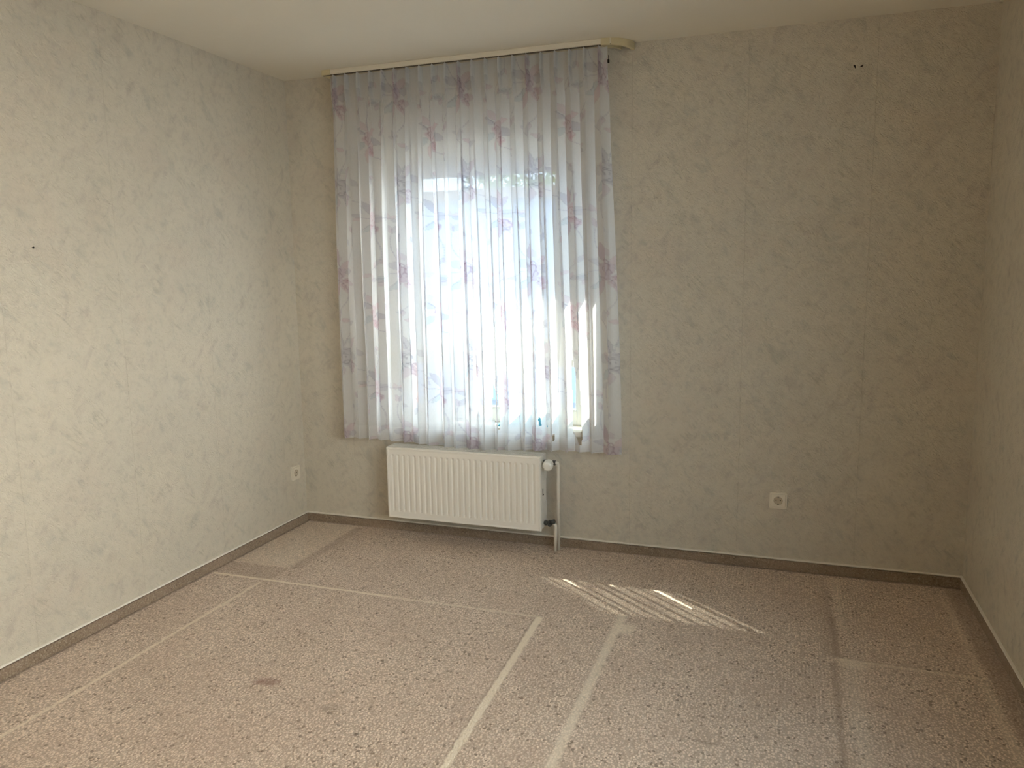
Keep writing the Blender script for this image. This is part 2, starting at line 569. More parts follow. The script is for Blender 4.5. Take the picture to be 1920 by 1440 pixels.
# right wall, with an opening added beside the photographer for fill light
SY0, SY1, SZ0, SZ1 = -4.1, -1.75, 0.75, 2.2
bm = bmesh.new()
box(bm, W, W + TH, YF, SY0, 0, H)
box(bm, W, W + TH, SY1, 0.0, 0, H)
box(bm, W, W + TH, SY0, SY1, 0, SZ0)
box(bm, W, W + TH, SY0, SY1, SZ1, H)
struct(obj('wall_right', bm, M_WALL))

def skirting(name, p0, p1, nrm):
    """carpet strip with a slim white capping; p0,p1 on the wall line, nrm into the room"""
    p0, p1, nrm = Vector(p0), Vector(p1), Vector(nrm)
    bm = bmesh.new()
    d = (p1 - p0)
    L = d.length
    n = int(L / 0.012)
    prof = [(0.0, 0.0), (0.009, 0.0), (0.0085, 0.02), (0.008, BH - 0.012), (0.0, BH - 0.012)]
    rows = []
    for i in range(n + 1):
        q = p0 + d * (i / n)
        j = random.uniform(-0.0007, 0.0007)
        rows.append([bm.verts.new(q + nrm * (a + (j if 0 < k < 4 else 0)) + Vector((0, 0, z))) for k, (a, z) in enumerate(prof)])
    for i in range(n):
        for k in range(4):
            bm.faces.new((rows[i][k], rows[i + 1][k], rows[i + 1][k + 1], rows[i][k + 1]))
    bm.faces.new(rows[0]); bm.faces.new(rows[-1][::-1])
    o = struct(obj(name, bm, M_STRIP))
    bm = bmesh.new()
    a = p0; b = p1
    x0, x1 = sorted((a.x, b.x + nrm.x * 0.011)) if abs(nrm.x) > 0 else sorted((a.x, b.x))
    y0, y1 = sorted((a.y, b.y + nrm.y * 0.011)) if abs(nrm.y) > 0 else sorted((a.y, b.y))
    box(bm, x0, x1, y0, y1, BH - 0.0065, BH, 0.0015)
    obj('white_cap', bm, M_TRIM, o)
    bm = bmesh.new()
    x0, x1 = sorted((a.x, b.x + nrm.x * 0.0075)) if abs(nrm.x) > 0 else (x0, x1)
    y0, y1 = sorted((a.y, b.y + nrm.y * 0.0075)) if abs(nrm.y) > 0 else (y0, y1)
    return o
skirting('baseboard_back', (0, 0, 0), (W, 0, 0), (0, -1, 0))
skirting('baseboard_left', (0, YF, 0), (0, -0.011, 0), (1, 0, 0))
skirting('baseboard_right', (W, YF, 0), (W, -0.011, 0), (-1, 0, 0))

# ------------------------------------------------------------ window
def frame_ring(bm, x0, x1, z0, z1, w, y0, y1, bev=0.004):
    box(bm, x0, x0 + w, y0, y1, z0, z1, bev)
    box(bm, x1 - w, x1, y0, y1, z0, z1, bev)
    box(bm, x0 + w, x1 - w, y0, y1, z1 - w, z1, bev)
    box(bm, x0 + w, x1 - w, y0, y1, z0, z0 + w, bev)

bm = bmesh.new()
FY0, FY1 = 0.125, 0.195
box(bm, WX0, WX0 + 0.062, FY0, FY1, WZ0, WZ1, 0.004)
box(bm, WX1 - 0.062, WX1, FY0, FY1, WZ0, WZ1, 0.004)
box(bm, WX0 + 0.062, WX1 - 0.062, FY0, FY1, WZ1 - 0.075, WZ1, 0.004)
box(bm, WX0 + 0.062, WX1 - 0.062, FY0, FY1, WZ0, 0.705, 0.004)
win = struct(obj('window_1', bm, M_PVC))
bm = bmesh.new(); box(bm, WX0 + 0.062, WX1 - 0.062, FY0 + 0.002, FY1 - 0.002, 0.948, 1.03, 0.004)
obj('transom', bm, M_PVC, win)
bm = bmesh.new()
sx0, sx1, sz0, sz1 = WX0 + 0.048, WX1 - 0.048, 1.002, WZ1 - 0.058
box(bm, sx0, 0.733, FY0 - 0.016, FY1 - 0.01, sz0, sz1, 0.006)
box(bm, sx1 - 0.119, sx1, FY0 - 0.016, FY1 - 0.01, sz0, sz1, 0.006)
box(bm, 0.733, sx1 - 0.119, FY0 - 0.016, FY1 - 0.01, 1.958, sz1, 0.006)
box(bm, 0.733, sx1 - 0.119, FY0 - 0.016, FY1 - 0.01, sz0, 1.077, 0.006)
sash = obj('sash', bm, M_PVC, win)
bm = bmesh.new(); frame_ring(bm, 0.725, sx1 - 0.111, 1.069, 1.966, 0.016, FY0 + 0.004, FY0 + 0.02, 0.002)
obj('glazing_bead', bm, M_PVC, sash)
bm = bmesh.new(); box(bm, 0.725, sx1 - 0.11, 0.158, 0.164, 1.068, 1.967)
obj('glass_pane', bm, M_GLASS, sash)
bm = bmesh.new(); box(bm, WX0 + 0.06, WX1 - 0.06, 0.158, 0.164, 0.700, 0.950)
obj('glass_pane', bm, M_GLASS, win)
bm = bmesh.new(); frame_ring(bm, WX0 + 0.06, WX1 - 0.06, 0.702, 0.950, 0.010, FY0 + 0.004, FY0 + 0.024, 0.002)
obj('glazing_bead', bm, M_PVC, win)
# plastered reveals (inner cheeks and head)
bm = bmesh.new()
box(bm, WX0, WX0 + 0.003, 0.0, FY0, WZ0, WZ1)
box(bm, WX1 - 0.003, WX1, 0.0, FY0, WZ0, WZ1)
box(bm, WX0 + 0.003, WX1 - 0.003, 0.0, FY0, WZ1 - 0.003, WZ1)
obj('reveal_lining', bm, M_REVEAL, win)
bm = bmesh.new(); box(bm, WX0 - 0.0, WX1 + 0.0, -0.030, FY0 + 0.01, WZ0 - 0.03, WZ0, 0.006)
obj('window_sill', bm, M_SILL, win)
bm = bmesh.new(); box(bm, WX0 - 0.0, WX1 + 0.0, FY1, 0.37, WZ0 - 0.01, WZ0 + 0.02, 0.004)
obj('outer_sill', bm, M_SILL, win)

# unseen window added in the right wall to let in fill light
bm = bmesh.new()
fy0, fy1 = W + 0.10, W + 0.16
box(bm, fy0, fy1, SY0, SY0 + 0.07, SZ0, SZ1, 0.004)
box(bm, fy0, fy1, SY1 - 0.07, SY1, SZ0, SZ1, 0.004)
box(bm, fy0, fy1, SY0 + 0.07, SY1 - 0.07, SZ0, SZ0 + 0.07, 0.004)
box(bm, fy0, fy1, SY0 + 0.07, SY1 - 0.07, SZ1 - 0.07, SZ1, 0.004)
w2 = struct(obj('fill_window', bm, M_PVC))
bm = bmesh.new(); box(bm, W + 0.127, W + 0.133, SY0 + 0.06, SY1 - 0.06, SZ0 + 0.06, SZ1 - 0.06)
obj('glass_pane', bm, M_GLASS, w2)

# ------------------------------------------------------------ curtain rail
rail = empty('curtain_rail', (0.32, -0.085, H))
rx0, rx1 = 0.318, 1.845
bm = bmesh.new()
box(bm, rx0, rx1, -0.122, -0.052, H - 0.010, H - 0.0003, 0.002)
box(bm, rx0, rx1, -0.122, -0.116, H - 0.026, H - 0.009, 0.0015)
box(bm, rx0, rx1, -0.104, -0.100, H - 0.020, H - 0.009)
box(bm, rx0, rx1, -0.074, -0.070, H - 0.020, H - 0.009)
box(bm, rx0, rx1, -0.058, -0.052, H - 0.022, H - 0.009, 0.0015)
obj('track', local(bm, rail.location), M_RAIL, rail)
bm = bmesh.new()
box(bm, rx0, rx1, -0.1215, -0.113, H - 0.0305, H - 0.0262)
obj('track_groove', local(bm, rail.location), M_RAILDARK, rail)
bm = bmesh.new(); box(bm, rx0 - 0.006, rx0 + 0.045, -0.125, -0.048, H - 0.028, H - 0.0004, 0.002)
obj('end_cap', local(bm, rail.location), M_RAILTAN, rail, label='yellowed end cap')
# return bend to the wall on the right
bm = bmesh.new()
cx, R = 1.800, 0.122
def arc_block(r0, r1, z0, z1, n=18):
    prev = None
    for i in range(n + 1):
        th = PI / 2 * i / n
        sx, cy = math.sin(th), math.cos(th)
        px0, py0 = cx + 1.05 * r0 * sx, -r0 * cy
        px1, py1 = cx + 1.05 * r1 * sx, -r1 * cy
        ring = [bm.verts.new((px0, py0, z0)), bm.verts.new((px1, py1, z0)), bm.verts.new((px1, py1, z1)), bm.verts.new((px0, py0, z1))]
        if prev:
            for k in range(4):
                bm.faces.new((prev[k], prev[(k + 1) % 4], ring[(k + 1) % 4], ring[k]))
        else:
            bm.faces.new(ring[::-1])
        prev = ring
    bm.faces.new(prev)
arc_block(0.062, 0.128, H - 0.012, H - 0.0004)
arc_block(0.112, 0.128, H - 0.032, H - 0.012)
arc_block(0.062, 0.070, H - 0.028, H - 0.012)
obj('return_bend', local(bm, rail.location), M_RAILTAN, rail, label='yellowed curved return bend')
thing(rail, 'cream plastic curtain rail on the ceiling, its right end curving back to the wall', 'curtain rail')

# ------------------------------------------------------------ printed pattern of the voile
TW, THh = 0.62, 0.74           # repeat of the print
res = 0.0018
gw, gh = int(TW / res), int(THh / res)
px, py = np.meshgrid((np.arange(gw) + 0.5) * res, (np.arange(gh) + 0.5) * res)
tint = np.zeros((gh, gw, 3)); tint[:] = 1.0
def wrapd(cx_, cy_):
    dx = (px - cx_ + TW / 2) % TW - TW / 2
    dy = (py - cy_ + THh / 2) % THh - THh / 2
    return dx, dy
def lay(mask, colr):
    m = np.clip(mask, 0, 1)[..., None]
    tint[:] = tint * (1 - m) + tint * np.array(colr) * m
MAUVE = (0.74, 0.58, 0.69); PINK = (0.95, 0.72, 0.78); GREY = (0.66, 0.64, 0.72); ROSE = (0.84, 0.64, 0.72); TEAL = (0.72, 0.80, 0.84)
def sstep(a, b, x):
    t_ = np.clip((x - a) / (b - a), 0, 1)
    return t_ * t_ * (3 - 2 * t_)
def rose(cx_, cy_, R_, col, k, seed):
    dx, dy = wrapd(cx_, cy_)
    r = np.hypot(dx, dy); th = np.arctan2(dy, dx)
    rr = R_ * (1 + 0.10 * np.sin(5 * th + seed) + 0.05 * np.sin(9 * th + 2 * seed))
    lay(sstep(rr, rr * 0.85, r) * k * (0.45 + 0.55 * r / R_), col)
    for q in range(5):
        rad = R_ * (0.16 + 0.18 * q) * (1 + 0.12 * np.sin((3 + q) * th + seed * (q + 1)))
        arc = sstep(-0.2, 0.5, np.sin(th * (1 if q % 2 else 2) + seed + q * 1.9))
        lay(sstep(0.0030, 0.0010, np.abs(r - rad)) * arc * k * 1.1, tuple(c_ * 0.78 for c_ in col))
def leaf(cx_, cy_, ang, L_, w_, col, k, vein=True):
    dx, dy = wrapd(cx_, cy_)
    u = dx * math.cos(ang) + dy * math.sin(ang); v = -dx * math.sin(ang) + dy * math.cos(ang)
    tt = np.clip(u / L_, 0, 1)
    half = w_ * np.sin(PI * tt ** 0.8)
    inside = sstep(0.0, 0.003, half - np.abs(v)) * (u > 0) * (u < L_)
    lay(inside * k, col)
    edge = sstep(0.0022, 0.0006, np.abs(np.abs(v) - half)) * (u > 0) * (u < L_)
    lay(edge * k * 0.9, tuple(c_ * 0.8 for c_ in col))
def stem(pts, col, k, wd=0.0016):
    P = np.array(pts)
    for i in range(len(P) - 1):
        a, b = P[i], P[i + 1]
        dx, dy = wrapd(a[0], a[1])
        d = b - a; L2 = d @ d
        tt = np.clip((dx * d[0] + dy * d[1]) / L2, 0, 1)
        dd = np.hypot(dx - tt * d[0], dy - tt * d[1])
        lay(sstep(wd * 1.6, wd * 0.5, dd) * k, col)
def curve(x0, y0, ang, L_, bend, col, k, n=14, wd=0.0016):
    pts = [(x0, y0)]
    for i in range(n):
        ang += bend / n
        x0 += math.cos(ang) * L_ / n; y0 += math.sin(ang) * L_ / n
        pts.append((x0, y0))
    stem(pts, col, k, wd)
    return x0, y0, ang
def spray(cx_, cy_, s_, col, col2, seed):
    rs_ = random.Random(seed)
    rose(cx_, cy_, 0.040 * s_, col, 0.75, seed)
    rose(cx_ + 0.050 * s_, cy_ + 0.045 * s_, 0.028 * s_, col2, 0.6, seed + 1.7)
    for q in range(7):
        a = q * 0.9 + rs_.uniform(-0.3, 0.3)
        leaf(cx_ + math.cos(a) * 0.036 * s_, cy_ + math.sin(a) * 0.036 * s_, a + rs_.uniform(-0.4, 0.4),
             rs_.uniform(0.05, 0.085) * s_, rs_.uniform(0.010, 0.018) * s_, [GREY, col, col2, TEAL][q % 4], rs_.uniform(0.45, 0.8))
    for q in range(5):
        a = rs_.uniform(0, 6.28)
        ex, ey, ea = curve(cx_ + math.cos(a) * 0.04 * s_, cy_ + math.sin(a) * 0.04 * s_, a, rs_.uniform(0.10, 0.18) * s_, rs_.uniform(-1.6, 1.6), GREY, 0.6)
        leaf(ex, ey, ea + 0.4, 0.035 * s_, 0.008 * s_, GREY, 0.6)
        leaf(ex, ey, ea - 0.5, 0.03 * s_, 0.007 * s_, col, 0.5)
spray(0.12, 0.13, 1.15, MAUVE, ROSE, 3)
spray(0.44, 0.30, 1.0, ROSE, PINK, 5)
spray(0.15, 0.50, 1.05, GREY, MAUVE, 8)
spray(0.46, 0.64, 0.95, PINK, MAUVE, 13)
for q in range(16):
    rs_ = random.Random(100 + q)
    leaf(rs_.uniform(0, TW), rs_.uniform(0, THh), rs_.uniform(0, 6.28), rs_.uniform(0.03, 0.06), rs_.uniform(0.006, 0.012), [GREY, ROSE, MAUVE, TEAL][q % 4], rs_.uniform(0.35, 0.6))
def sample_print(u, v):
    gi = ((v % THh) / res).astype(int) % gh
    gj = ((u % TW) / res).astype(int) % gw
    return tint[gi, gj]

# ------------------------------------------------------------ the curtain
NP = 21                 # pleats
CP = 46                 # columns per pleat
NC = NP * CP
ZTOP, ZHEM = 2.468, 0.528
NR = 420
s_par = np.linspace(0, NP, NC + 1)
z_par = np.linspace(0, 1, NR + 1)
S, V = np.meshgrid(s_par, z_par)
drop = ZTOP - ZHEM
def smooth_noise(n_ctrl, lo, hi, x, xmax, seed):
    r_ = np.random.default_rng(seed)
    c_ = r_.uniform(lo, hi, n_ctrl)
    t_ = np.clip(x / xmax, 0, 1) * (n_ctrl - 1)
    i_ = np.minimum(t_.astype(int), n_ctrl - 2); f_ = t_ - i_; f_ = f_ * f_ * (3 - 2 * f_)
    return c_[i_] * (1 - f_) + c_[i_ + 1] * f_
xl = 0.350 - 0.036 * V ** 0.9
xr = 1.826 + 0.050 * sstep(0.0, 1.0, V)
def cross(S, V):
    hang = V * drop
    frac = S - np.floor(S)
    idx = np.floor(S).astype(int)
    base = S / NP
    # folds below the heading
    ph = smooth_noise(NP * 2, -0.9, 0.9, S, NP, 21) + 0.55 * smooth_noise(NP, -1, 1, S, NP, 22) * V
    A = smooth_noise(NP * 2, 0.017, 0.026, S, NP, 23) * (0.75 + 0.35 * V)
    th = 2 * PI * S + ph * sstep(0.02, 0.5, V)
    yl = A * np.tanh(1.3 * np.cos(th)) / math.tanh(1.3)
    sk = smooth_noise(NP, 0.7, 1.35, S, NP, 25)
    xlo = (xr - xl) / NP * (-0.15) * sk * np.sin(2 * th) + (xr - xl) / NP * 0.16 * smooth_noise(NP * 2, -1, 1, S, NP, 27) * V
    ylo = yl + 0.004 * np.sin(2 * th + 6 * V) + 0.003 * smooth_noise(40, -1, 1, S + 0.0 * V, NP, 31)
    # heading with pinch pleats
    d = frac - 0.5
    w = 0.25
    ad = np.abs(d)
    xn = np.where(ad < w, ad * 0.28, w * 0.28 + (ad - w) * (0.5 - w * 0.28) / (0.5 - w)) * np.sign(d)
    ytop = np.where(ad < w, -0.034 * np.abs(np.cos(PI * d / w * 1.5)) ** 0.8 - 0.004, -0.004 * (0.5 - ad) / (0.5 - w))
    xtop = (xr - xl) / NP * (xn - d)
    # cup just below the pinch
    k = sstep(0.06, 0.22, hang)
    X = xl + (xr - xl) * base + xtop * (1 - k) + xlo * k
    Y = -0.100 + ytop * (1 - k) + ylo * k * 0.9 + 0.012 * sstep(0, 1, V)
    return X, Y
X, Y = cross(S, V)
Z = ZTOP - drop * V
# hem follows the folds a little, heading scallops between pleats
fr_ = S - np.floor(S)
Z = Z - (1 - sstep(0.0, 0.05, V * drop)) * 0.006 * (0.5 - np.abs(fr_ - 0.5)) * 2 * (np.abs(fr_ - 0.5) > 0.13)
Z = Z + 0.010 * np.sin(2 * PI * S / NP * 1.3 + 0.6) * V ** 6
U = S / NP * (NP * 0.150)
xs, ys, zs, us, vs2 = X.T, Y.T, Z.T, U.T, (V * drop).T     # (cols, rows)
nc2 = NC + 1
co_arr = np.stack([xs, ys, zs], -1).reshape(-1, 3)
prt = 0.22 + 0.78 * sample_print(us.ravel() / 1.22 + 0.07, vs2.ravel() / 1.22 + 0.03)
den = np.full(co_arr.shape[0], 0.86)
hemd = zs.ravel() - (ZHEM)
den += 0.06 * (hemd < 0.085)
pf = np.abs(us.ravel() / 0.150 - np.floor(us.ravel() / 0.150) - 0.5)
den += 0.14 * (vs2.ravel() < 0.075) * (pf < 0.25)      # stitched pinch pleats, several layers of cloth
den += 0.15 * np.clip(1 - prt.mean(-1), 0, 1)
faces = []
for c_ in range(nc2 - 1):
    a = c_ * (NR + 1) + np.arange(NR)
    b = a + (NR + 1)
    faces.append(np.stack([a, a + 1, b + 1, b], -1))
faces = np.concatenate(faces)
# narrow openings cut along the sun's path, shaped to draw the carpet streaks
gaps = [[(2.061, -0.400), (2.076, -0.390), (2.104, -0.405), (2.201, -0.487), (2.308, -0.584), (2.305, -0.591), (2.208, -0.513), (2.112, -0.435)],
        [(1.658, -0.415), (1.676, -0.41), (1.735, -0.455), (1.793, -0.507), (1.788, -0.512), (1.734, -0.472)],
        [(1.91, -0.426), (1.919, -0.42), (1.943, -0.441), (1.94, -0.451), (1.926, -0.449)],
        [(1.932, -0.388), (1.943, -0.383), (1.962, -0.398), (1.959, -0.407), (1.945, -0.407)]]
fc = co_arr[faces].mean(1)
fx = fc[:, 0] - SUN_DIR.x / SUN_DIR.z * fc[:, 2]
fy = fc[:, 1] - SUN_DIR.y / SUN_DIR.z * fc[:, 2]
cut = np.zeros(len(faces), bool)
for poly in gaps:
    ins = np.zeros(len(faces), bool)
    for i in range(len(poly)):
        (xa, ya), (xb, yb) = poly[i - 1], poly[i]
        cr = ((ya > fy) != (yb > fy))
        with np.errstate(divide='ignore', invalid='ignore'):
            ins ^= cr & (fx < (xb - xa) * (fy - ya) / (yb - ya + 1e-12) + xa)
    cut |= ins
faces = faces[~cut]
me = bpy.data.meshes.new('curtain')
me.vertices.add(len(co_arr)); me.vertices.foreach_set('co', co_arr.ravel())
me.loops.add(len(faces) * 4); me.loops.foreach_set('vertex_index', faces.ravel())
me.polygons.add(len(faces))
me.polygons.foreach_set('loop_start', np.arange(len(faces)) * 4)
me.polygons.foreach_set('loop_total', np.full(len(faces), 4))
me.polygons.foreach_set('use_smooth', np.ones(len(faces), bool))
ca = me.color_attributes.new('print', 'FLOAT_COLOR', 'POINT')
white = np.array([0.87, 0.87, 0.88])
ca.data.foreach_set('color', np.concatenate([prt * white, np.ones((len(prt), 1))], 1).ravel().astype(np.float32))
da = me.attributes.new('thread_cover', 'FLOAT', 'POINT')
da.data.foreach_set('value', den.astype(np.float32))
uvl = me.uv_layers.new(name='UVMap')
uvv = np.stack([us.ravel(), vs2.ravel()], -1)[faces.ravel()]
uvl.data.foreach_set('uv', uvv.ravel().astype(np.float32))
me.update(calc_edges=True)
me.validate()
me.materials.append(M_VOILE)
curtain = link(bpy.data.objects.new('sheer_curtain', me))
thing(curtain, 'white sheer pleated curtain with mauve rose print hanging in front of the window', 'curtain')
bm = bmesh.new()
box(bm, 1.826, 1.834, -0.104, -0.094, 2.395, 2.410, 0.001)
box(bm, 1.829, 1.831, -0.100, -0.098, 2.408, 2.430)
obj('curtain_hook', bm, M_DARK, curtain, label='small dark hook')

# ------------------------------------------------------------ blue cloth on the sill
bm = bmesh.new()
nx, ny = 40, 14
grid = []
for i in range(nx + 1):
    row = []
    for j in range(ny + 1):
        u, v = i / nx, j / ny
        x = 1.20 + 0.36 * u + 0.01 * math.sin(7 * v)
        y = 0.005 + 0.095 * v
        e = min(1, 6 * min(u, 1 - u)) * min(1, 5 * min(v, 1 - v))
        z = WZ0 + 0.002 + e * (0.018 + 0.035 * u + 0.012 * math.sin(12 * u + 3 * v) + 0.006 * math.sin(25 * u - 5 * v))
        row.append(bm.verts.new((x, y, max(z, WZ0 + 0.002))))
    grid.append(row)
for i in range(nx):
    for j in range(ny):
        bm.faces.new((grid[i][j], grid[i + 1][j], grid[i + 1][j + 1], grid[i][j + 1]))
geom = bmesh.ops.extrude_face_region(bm, geom=list(bm.faces))
for v_ in [g for g in geom['geom'] if isinstance(g, bmesh.types.BMVert)]:
    v_.co.z = WZ0 + 0.0005
cl = obj('folded_cloth', bm, M_CLOTH, smooth=True)
thing(cl, 'light blue cloth lying on the window sill behind the curtain', 'cloth')

# ------------------------------------------------------------ radiator
RX0, RX1, RY0, RY1, RZ0, RZ1 = 0.617, 1.494, -0.140, -0.038, 0.116, 0.506
rad = empty('radiator', (1.05, -0.09, 0.11))
L0 = rad.location.copy()
def panel(yf, yb, name, label=None):
    bm = bmesh.new()
    ribs = 26
    pitch_ = (RX1 - RX0 - 0.044) / ribs
    xsn = [RX0, RX0 + 0.003, RX0 + 0.010, RX0 + 0.012]
    for k in range(ribs):
        xa = RX0 + 0.022 + k * pitch_
        for q in (0.0, 0.22, 0.30, 0.36, 0.44, 0.52, 0.60, 0.80):
            xsn.append(xa + q * pitch_)
    xsn += [RX1 - 0.022, RX1 - 0.012, RX1 - 0.010, RX1 - 0.003, RX1]
    zsn = [RZ0, RZ0 + 0.003, RZ0 + 0.012, RZ0 + 0.014, RZ0 + 0.034, RZ0 + 0.040, RZ0 + 0.048, RZ0 + 0.12, RZ1 - 0.20,
           RZ1 - 0.045, RZ1 - 0.038, RZ1 - 0.033, RZ1 - 0.014, RZ1 - 0.012, RZ1 - 0.003, RZ1]
    def hgt(x, z):
        ex = min(x - RX0, RX1 - x); ez = min(z - RZ0, RZ1 - z)
        h = 0.0
        e = min(ex, ez)
        if e < 0.001: h = -0.004
        elif e < 0.0105: h = 0.0
        else: h = -0.0022
        q = ((x - RX0 - 0.022) / pitch_) % 1.0
        if 0.021 < ex and x < RX1 - 0.023:
            gz = max(0, min(1, (z - (RZ0 + 0.034)) / 0.012, ((RZ1 - 0.034) - z) / 0.011))
            gx = 1 if 0.34 < q < 0.54 else (0.45 if 0.28 < q < 0.62 else 0)
            h -= 0.0065 * gx * gz
        return h
    rows = [[bm.verts.new((x, yf - hgt(x, z), z)) for x in xsn] for z in zsn]
    for i in range(len(zsn) - 1):
        for j in range(len(xsn) - 1):
            bm.faces.new((rows[i][j], rows[i][j + 1], rows[i + 1][j + 1], rows[i + 1][j]))
    # sides and back
    back = [[bm.verts.new((x, yb, z)) for x in (RX0, RX1)] for z in (RZ0, RZ1)]
    bm.faces.new((back[0][0], back[1][0], back[1][1], back[0][1]))
    bm.faces.new([rows[0][j] for j in range(len(xsn))] + [back[0][1], back[0][0]])
    bm.faces.new([rows[-1][j] for j in range(len(xsn))][::-1] + [back[1][0], back[1][1]])
    bm.faces.new([rows[i][0] for i in range(len(zsn))][::-1] + [back[0][0], back[1][0]])
    bm.faces.new([rows[i][-1] for i in range(len(zsn))] + [back[1][1], back[0][1]])
    return obj(name, local(bm, L0), M_RAD, rad)
panel(RY0, RY0 + 0.016, 'front_panel')
bm = bmesh.new(); box(bm, RX0 + 0.004, RX1 - 0.004, RY1 - 0.014, RY1, RZ0 + 0.002, RZ1 - 0.008, 0.003)
obj('rear_panel', local(bm, L0), M_RAD, rad)
bm = bmesh.new()
for k in range(66):
    x = RX0 + 0.02 + k * (RX1 - RX0 - 0.04) / 65
    box(bm, x - 0.0006, x + 0.0006, RY0 + 0.017, RY1 - 0.015, RZ0 + 0.02, RZ1 - 0.03)
obj('convector_fins', local(bm, L0), M_RADDARK, rad, label='convector fins inside, coloured dark for the shade there')
bm = bmesh.new()
g0, g1 = RY0 + 0.004, RY1 - 0.002
zt = RZ1 + 0.004
for (a, b) in ((g0, g0 + 0.010), (g0 + 0.034, g0 + 0.040), (g0 + 0.062, g0 + 0.068), (g1 - 0.010, g1)):
    box(bm, RX0, RX1, a, b, zt - 0.004, zt)
nb_ = 96
for k in range(nb_ + 1):
    x = RX0 + 0.006 + k * (RX1 - RX0 - 0.012) / nb_
    sh = 0.004
    for (a, b) in ((g0 + 0.010, g0 + 0.034), (g0 + 0.040, g0 + 0.062), (g0 + 0.068, g1 - 0.010)):
        vv = [bm.verts.new(p) for p in ((x - 0.0012, a, zt - 0.001), (x + 0.0012, a, zt - 0.001), (x + 0.0012 + sh, b, zt - 0.001), (x - 0.0012 + sh, b, zt - 0.001),
                                        (x - 0.0012, a, zt - 0.004), (x + 0.0012, a, zt - 0.004), (x + 0.0012 + sh, b, zt - 0.004), (x - 0.0012 + sh, b, zt - 0.004))]
        for f in ((0, 1, 2, 3), (7, 6, 5, 4), (0, 4, 5, 1), (1, 5, 6, 2), (2, 6, 7, 3), (3, 7, 4, 0)):
            bm.faces.new([vv[i] for i in f])
obj('top_grille', local(bm, L0), M_RAD, rad)
for sx_ in (RX0 - 0.002, RX1 + 0.0005):
    bm = bmesh.new()
    x0, x1 = sx_, sx_ + 0.0015
    ya, yb = RY0 + 0.010, RY1 - 0.006
    box(bm, x0, x1, ya, yb, RZ0 + 0.14, RZ1 - 0.13)
    for (za, zb) in ((RZ1 - 0.13, RZ1 - 0.06), (RZ0 + 0.06, RZ0 + 0.14)):
        n_ = 7
        for k in range(n_):
            yy = ya + (yb - ya) * k / (n_ - 1)
            box(bm, x0, x1, yy - 0.0042, yy + 0.0042, za, zb)
    box(bm, x0, x1, ya, yb, RZ1 - 0.06, RZ1 + 0.003)
    box(bm, x0, x1, ya, yb, RZ0 + 0.01, RZ0 + 0.06)
    obj('side_cover', local(bm, L0), M_RAD, rad)
bm = bmesh.new()
box(bm, RX1 + 0.002, RX1 + 0.004, RY0 + 0.030, RY0 + 0.034, 0.300, 0.335)
box(bm, RX1 + 0.002, RX1 + 0.004, RY0 + 0.030, RY0 + 0.046, 0.300, 0.305)
obj('side_clip', local(bm, L0), M_RADDARK, rad, label='dark L-shaped clip')
for bx_ in (0.78, 1.33):
    bm = bmesh.new()
    box(bm, bx_ - 0.015, bx_ + 0.015, RY1 - 0.001, -0.0005, 0.16, 0.46, 0.002)
    obj('wall_bracket', local(bm, L0), M_RAD, rad)
# supply valve with thermostat head
vx, vy, vz = 1.530, -0.088, 0.472
bm = bmesh.new()
tube(bm, [(RX1 - 0.002, vy, vz), (vx + 0.030, vy, vz)], 0.0095, 20)
lathe(bm, [(0, 0.014), (0.010, 0.014)], (RX1 + 0.003, vy, vz), (1, 0, 0), 6)
lathe(bm, [(0, 0.0135), (0.014, 0.0135)], (vx + 0.016, vy, vz), (1, 0, 0), 6)
tube(bm, [(vx, vy, vz), (vx, vy - 0.022, vz)], 0.012, 20)
val = obj('thermostat_valve', local(bm, L0), M_VALVE, rad, smooth=False, label='dark nickel valve body')
bm = bmesh.new()
ax = Vector((0.10, -1, -0.10)).normalized()
lathe(bm, [(0, 0.015), (0.004, 0.021), (0.010, 0.024), (0.030, 0.0255), (0.048, 0.0245), (0.056, 0.0215), (0.060, 0.015), (0.061, 0.002)],
      (vx, vy - 0.014, vz), ax, 96, 16, 0.035, (2, 4))
obj('thermostat_head', local(bm, L0), M_HEAD, val, smooth=False, label='white ribbed thermostat head')
# pipes
PXa, PYa = 1.566, -0.060
bm = bmesh.new()
pts = [(vx + 0.022, vy, vz), (PXa - 0.004, vy + 0.004, vz), (PXa, vy + 0.016, vz - 0.006), (PXa, PYa, vz - 0.022), (PXa, PYa, vz - 0.06), (PXa, PYa, 0.001)]
tube(bm, pts, 0.0085, 18)
obj('supply_pipe', local(bm, L0), M_PIPE, rad, smooth=True)
lx, ly, lz = 1.532, -0.088, 0.150
bm = bmesh.new()
tube(bm, [(RX1 - 0.002, ly, lz), (lx + 0.016, ly, lz)], 0.0085, 18)
lathe(bm, [(0, 0.0145), (0.012, 0.0145)], (RX1 + 0.006, ly, lz), (1, 0, 0), 6)
lathe(bm, [(0, 0.0165), (0.014, 0.0165)], (lx - 0.012, ly, lz - 0.002), (1, 0, 0), 8)
tube(bm, [(lx - 0.002, ly, lz + 0.002), (lx - 0.002, ly - 0.02, lz - 0.006)], 0.010, 14)
lathe(bm, [(0, 0.0125), (0.018, 0.0125)], (lx + 0.006, ly, lz + 0.004), (1, 0.1, 0.35), 8)
obj('return_valve', local(bm, L0), M_VALVE, rad, label='dark nickel return valve')
bm = bmesh.new()
pts = [(lx + 0.012, ly, lz), (1.552, ly, lz - 0.002), (1.558, ly, lz - 0.012), (1.558, ly, lz - 0.04), (1.556, ly, 0.001)]
tube(bm, pts, 0.0085, 18)
obj('return_pipe', local(bm, L0), M_PIPE, rad, smooth=True)
thing(rad, 'white ribbed panel radiator on the wall under the window', 'radiator')

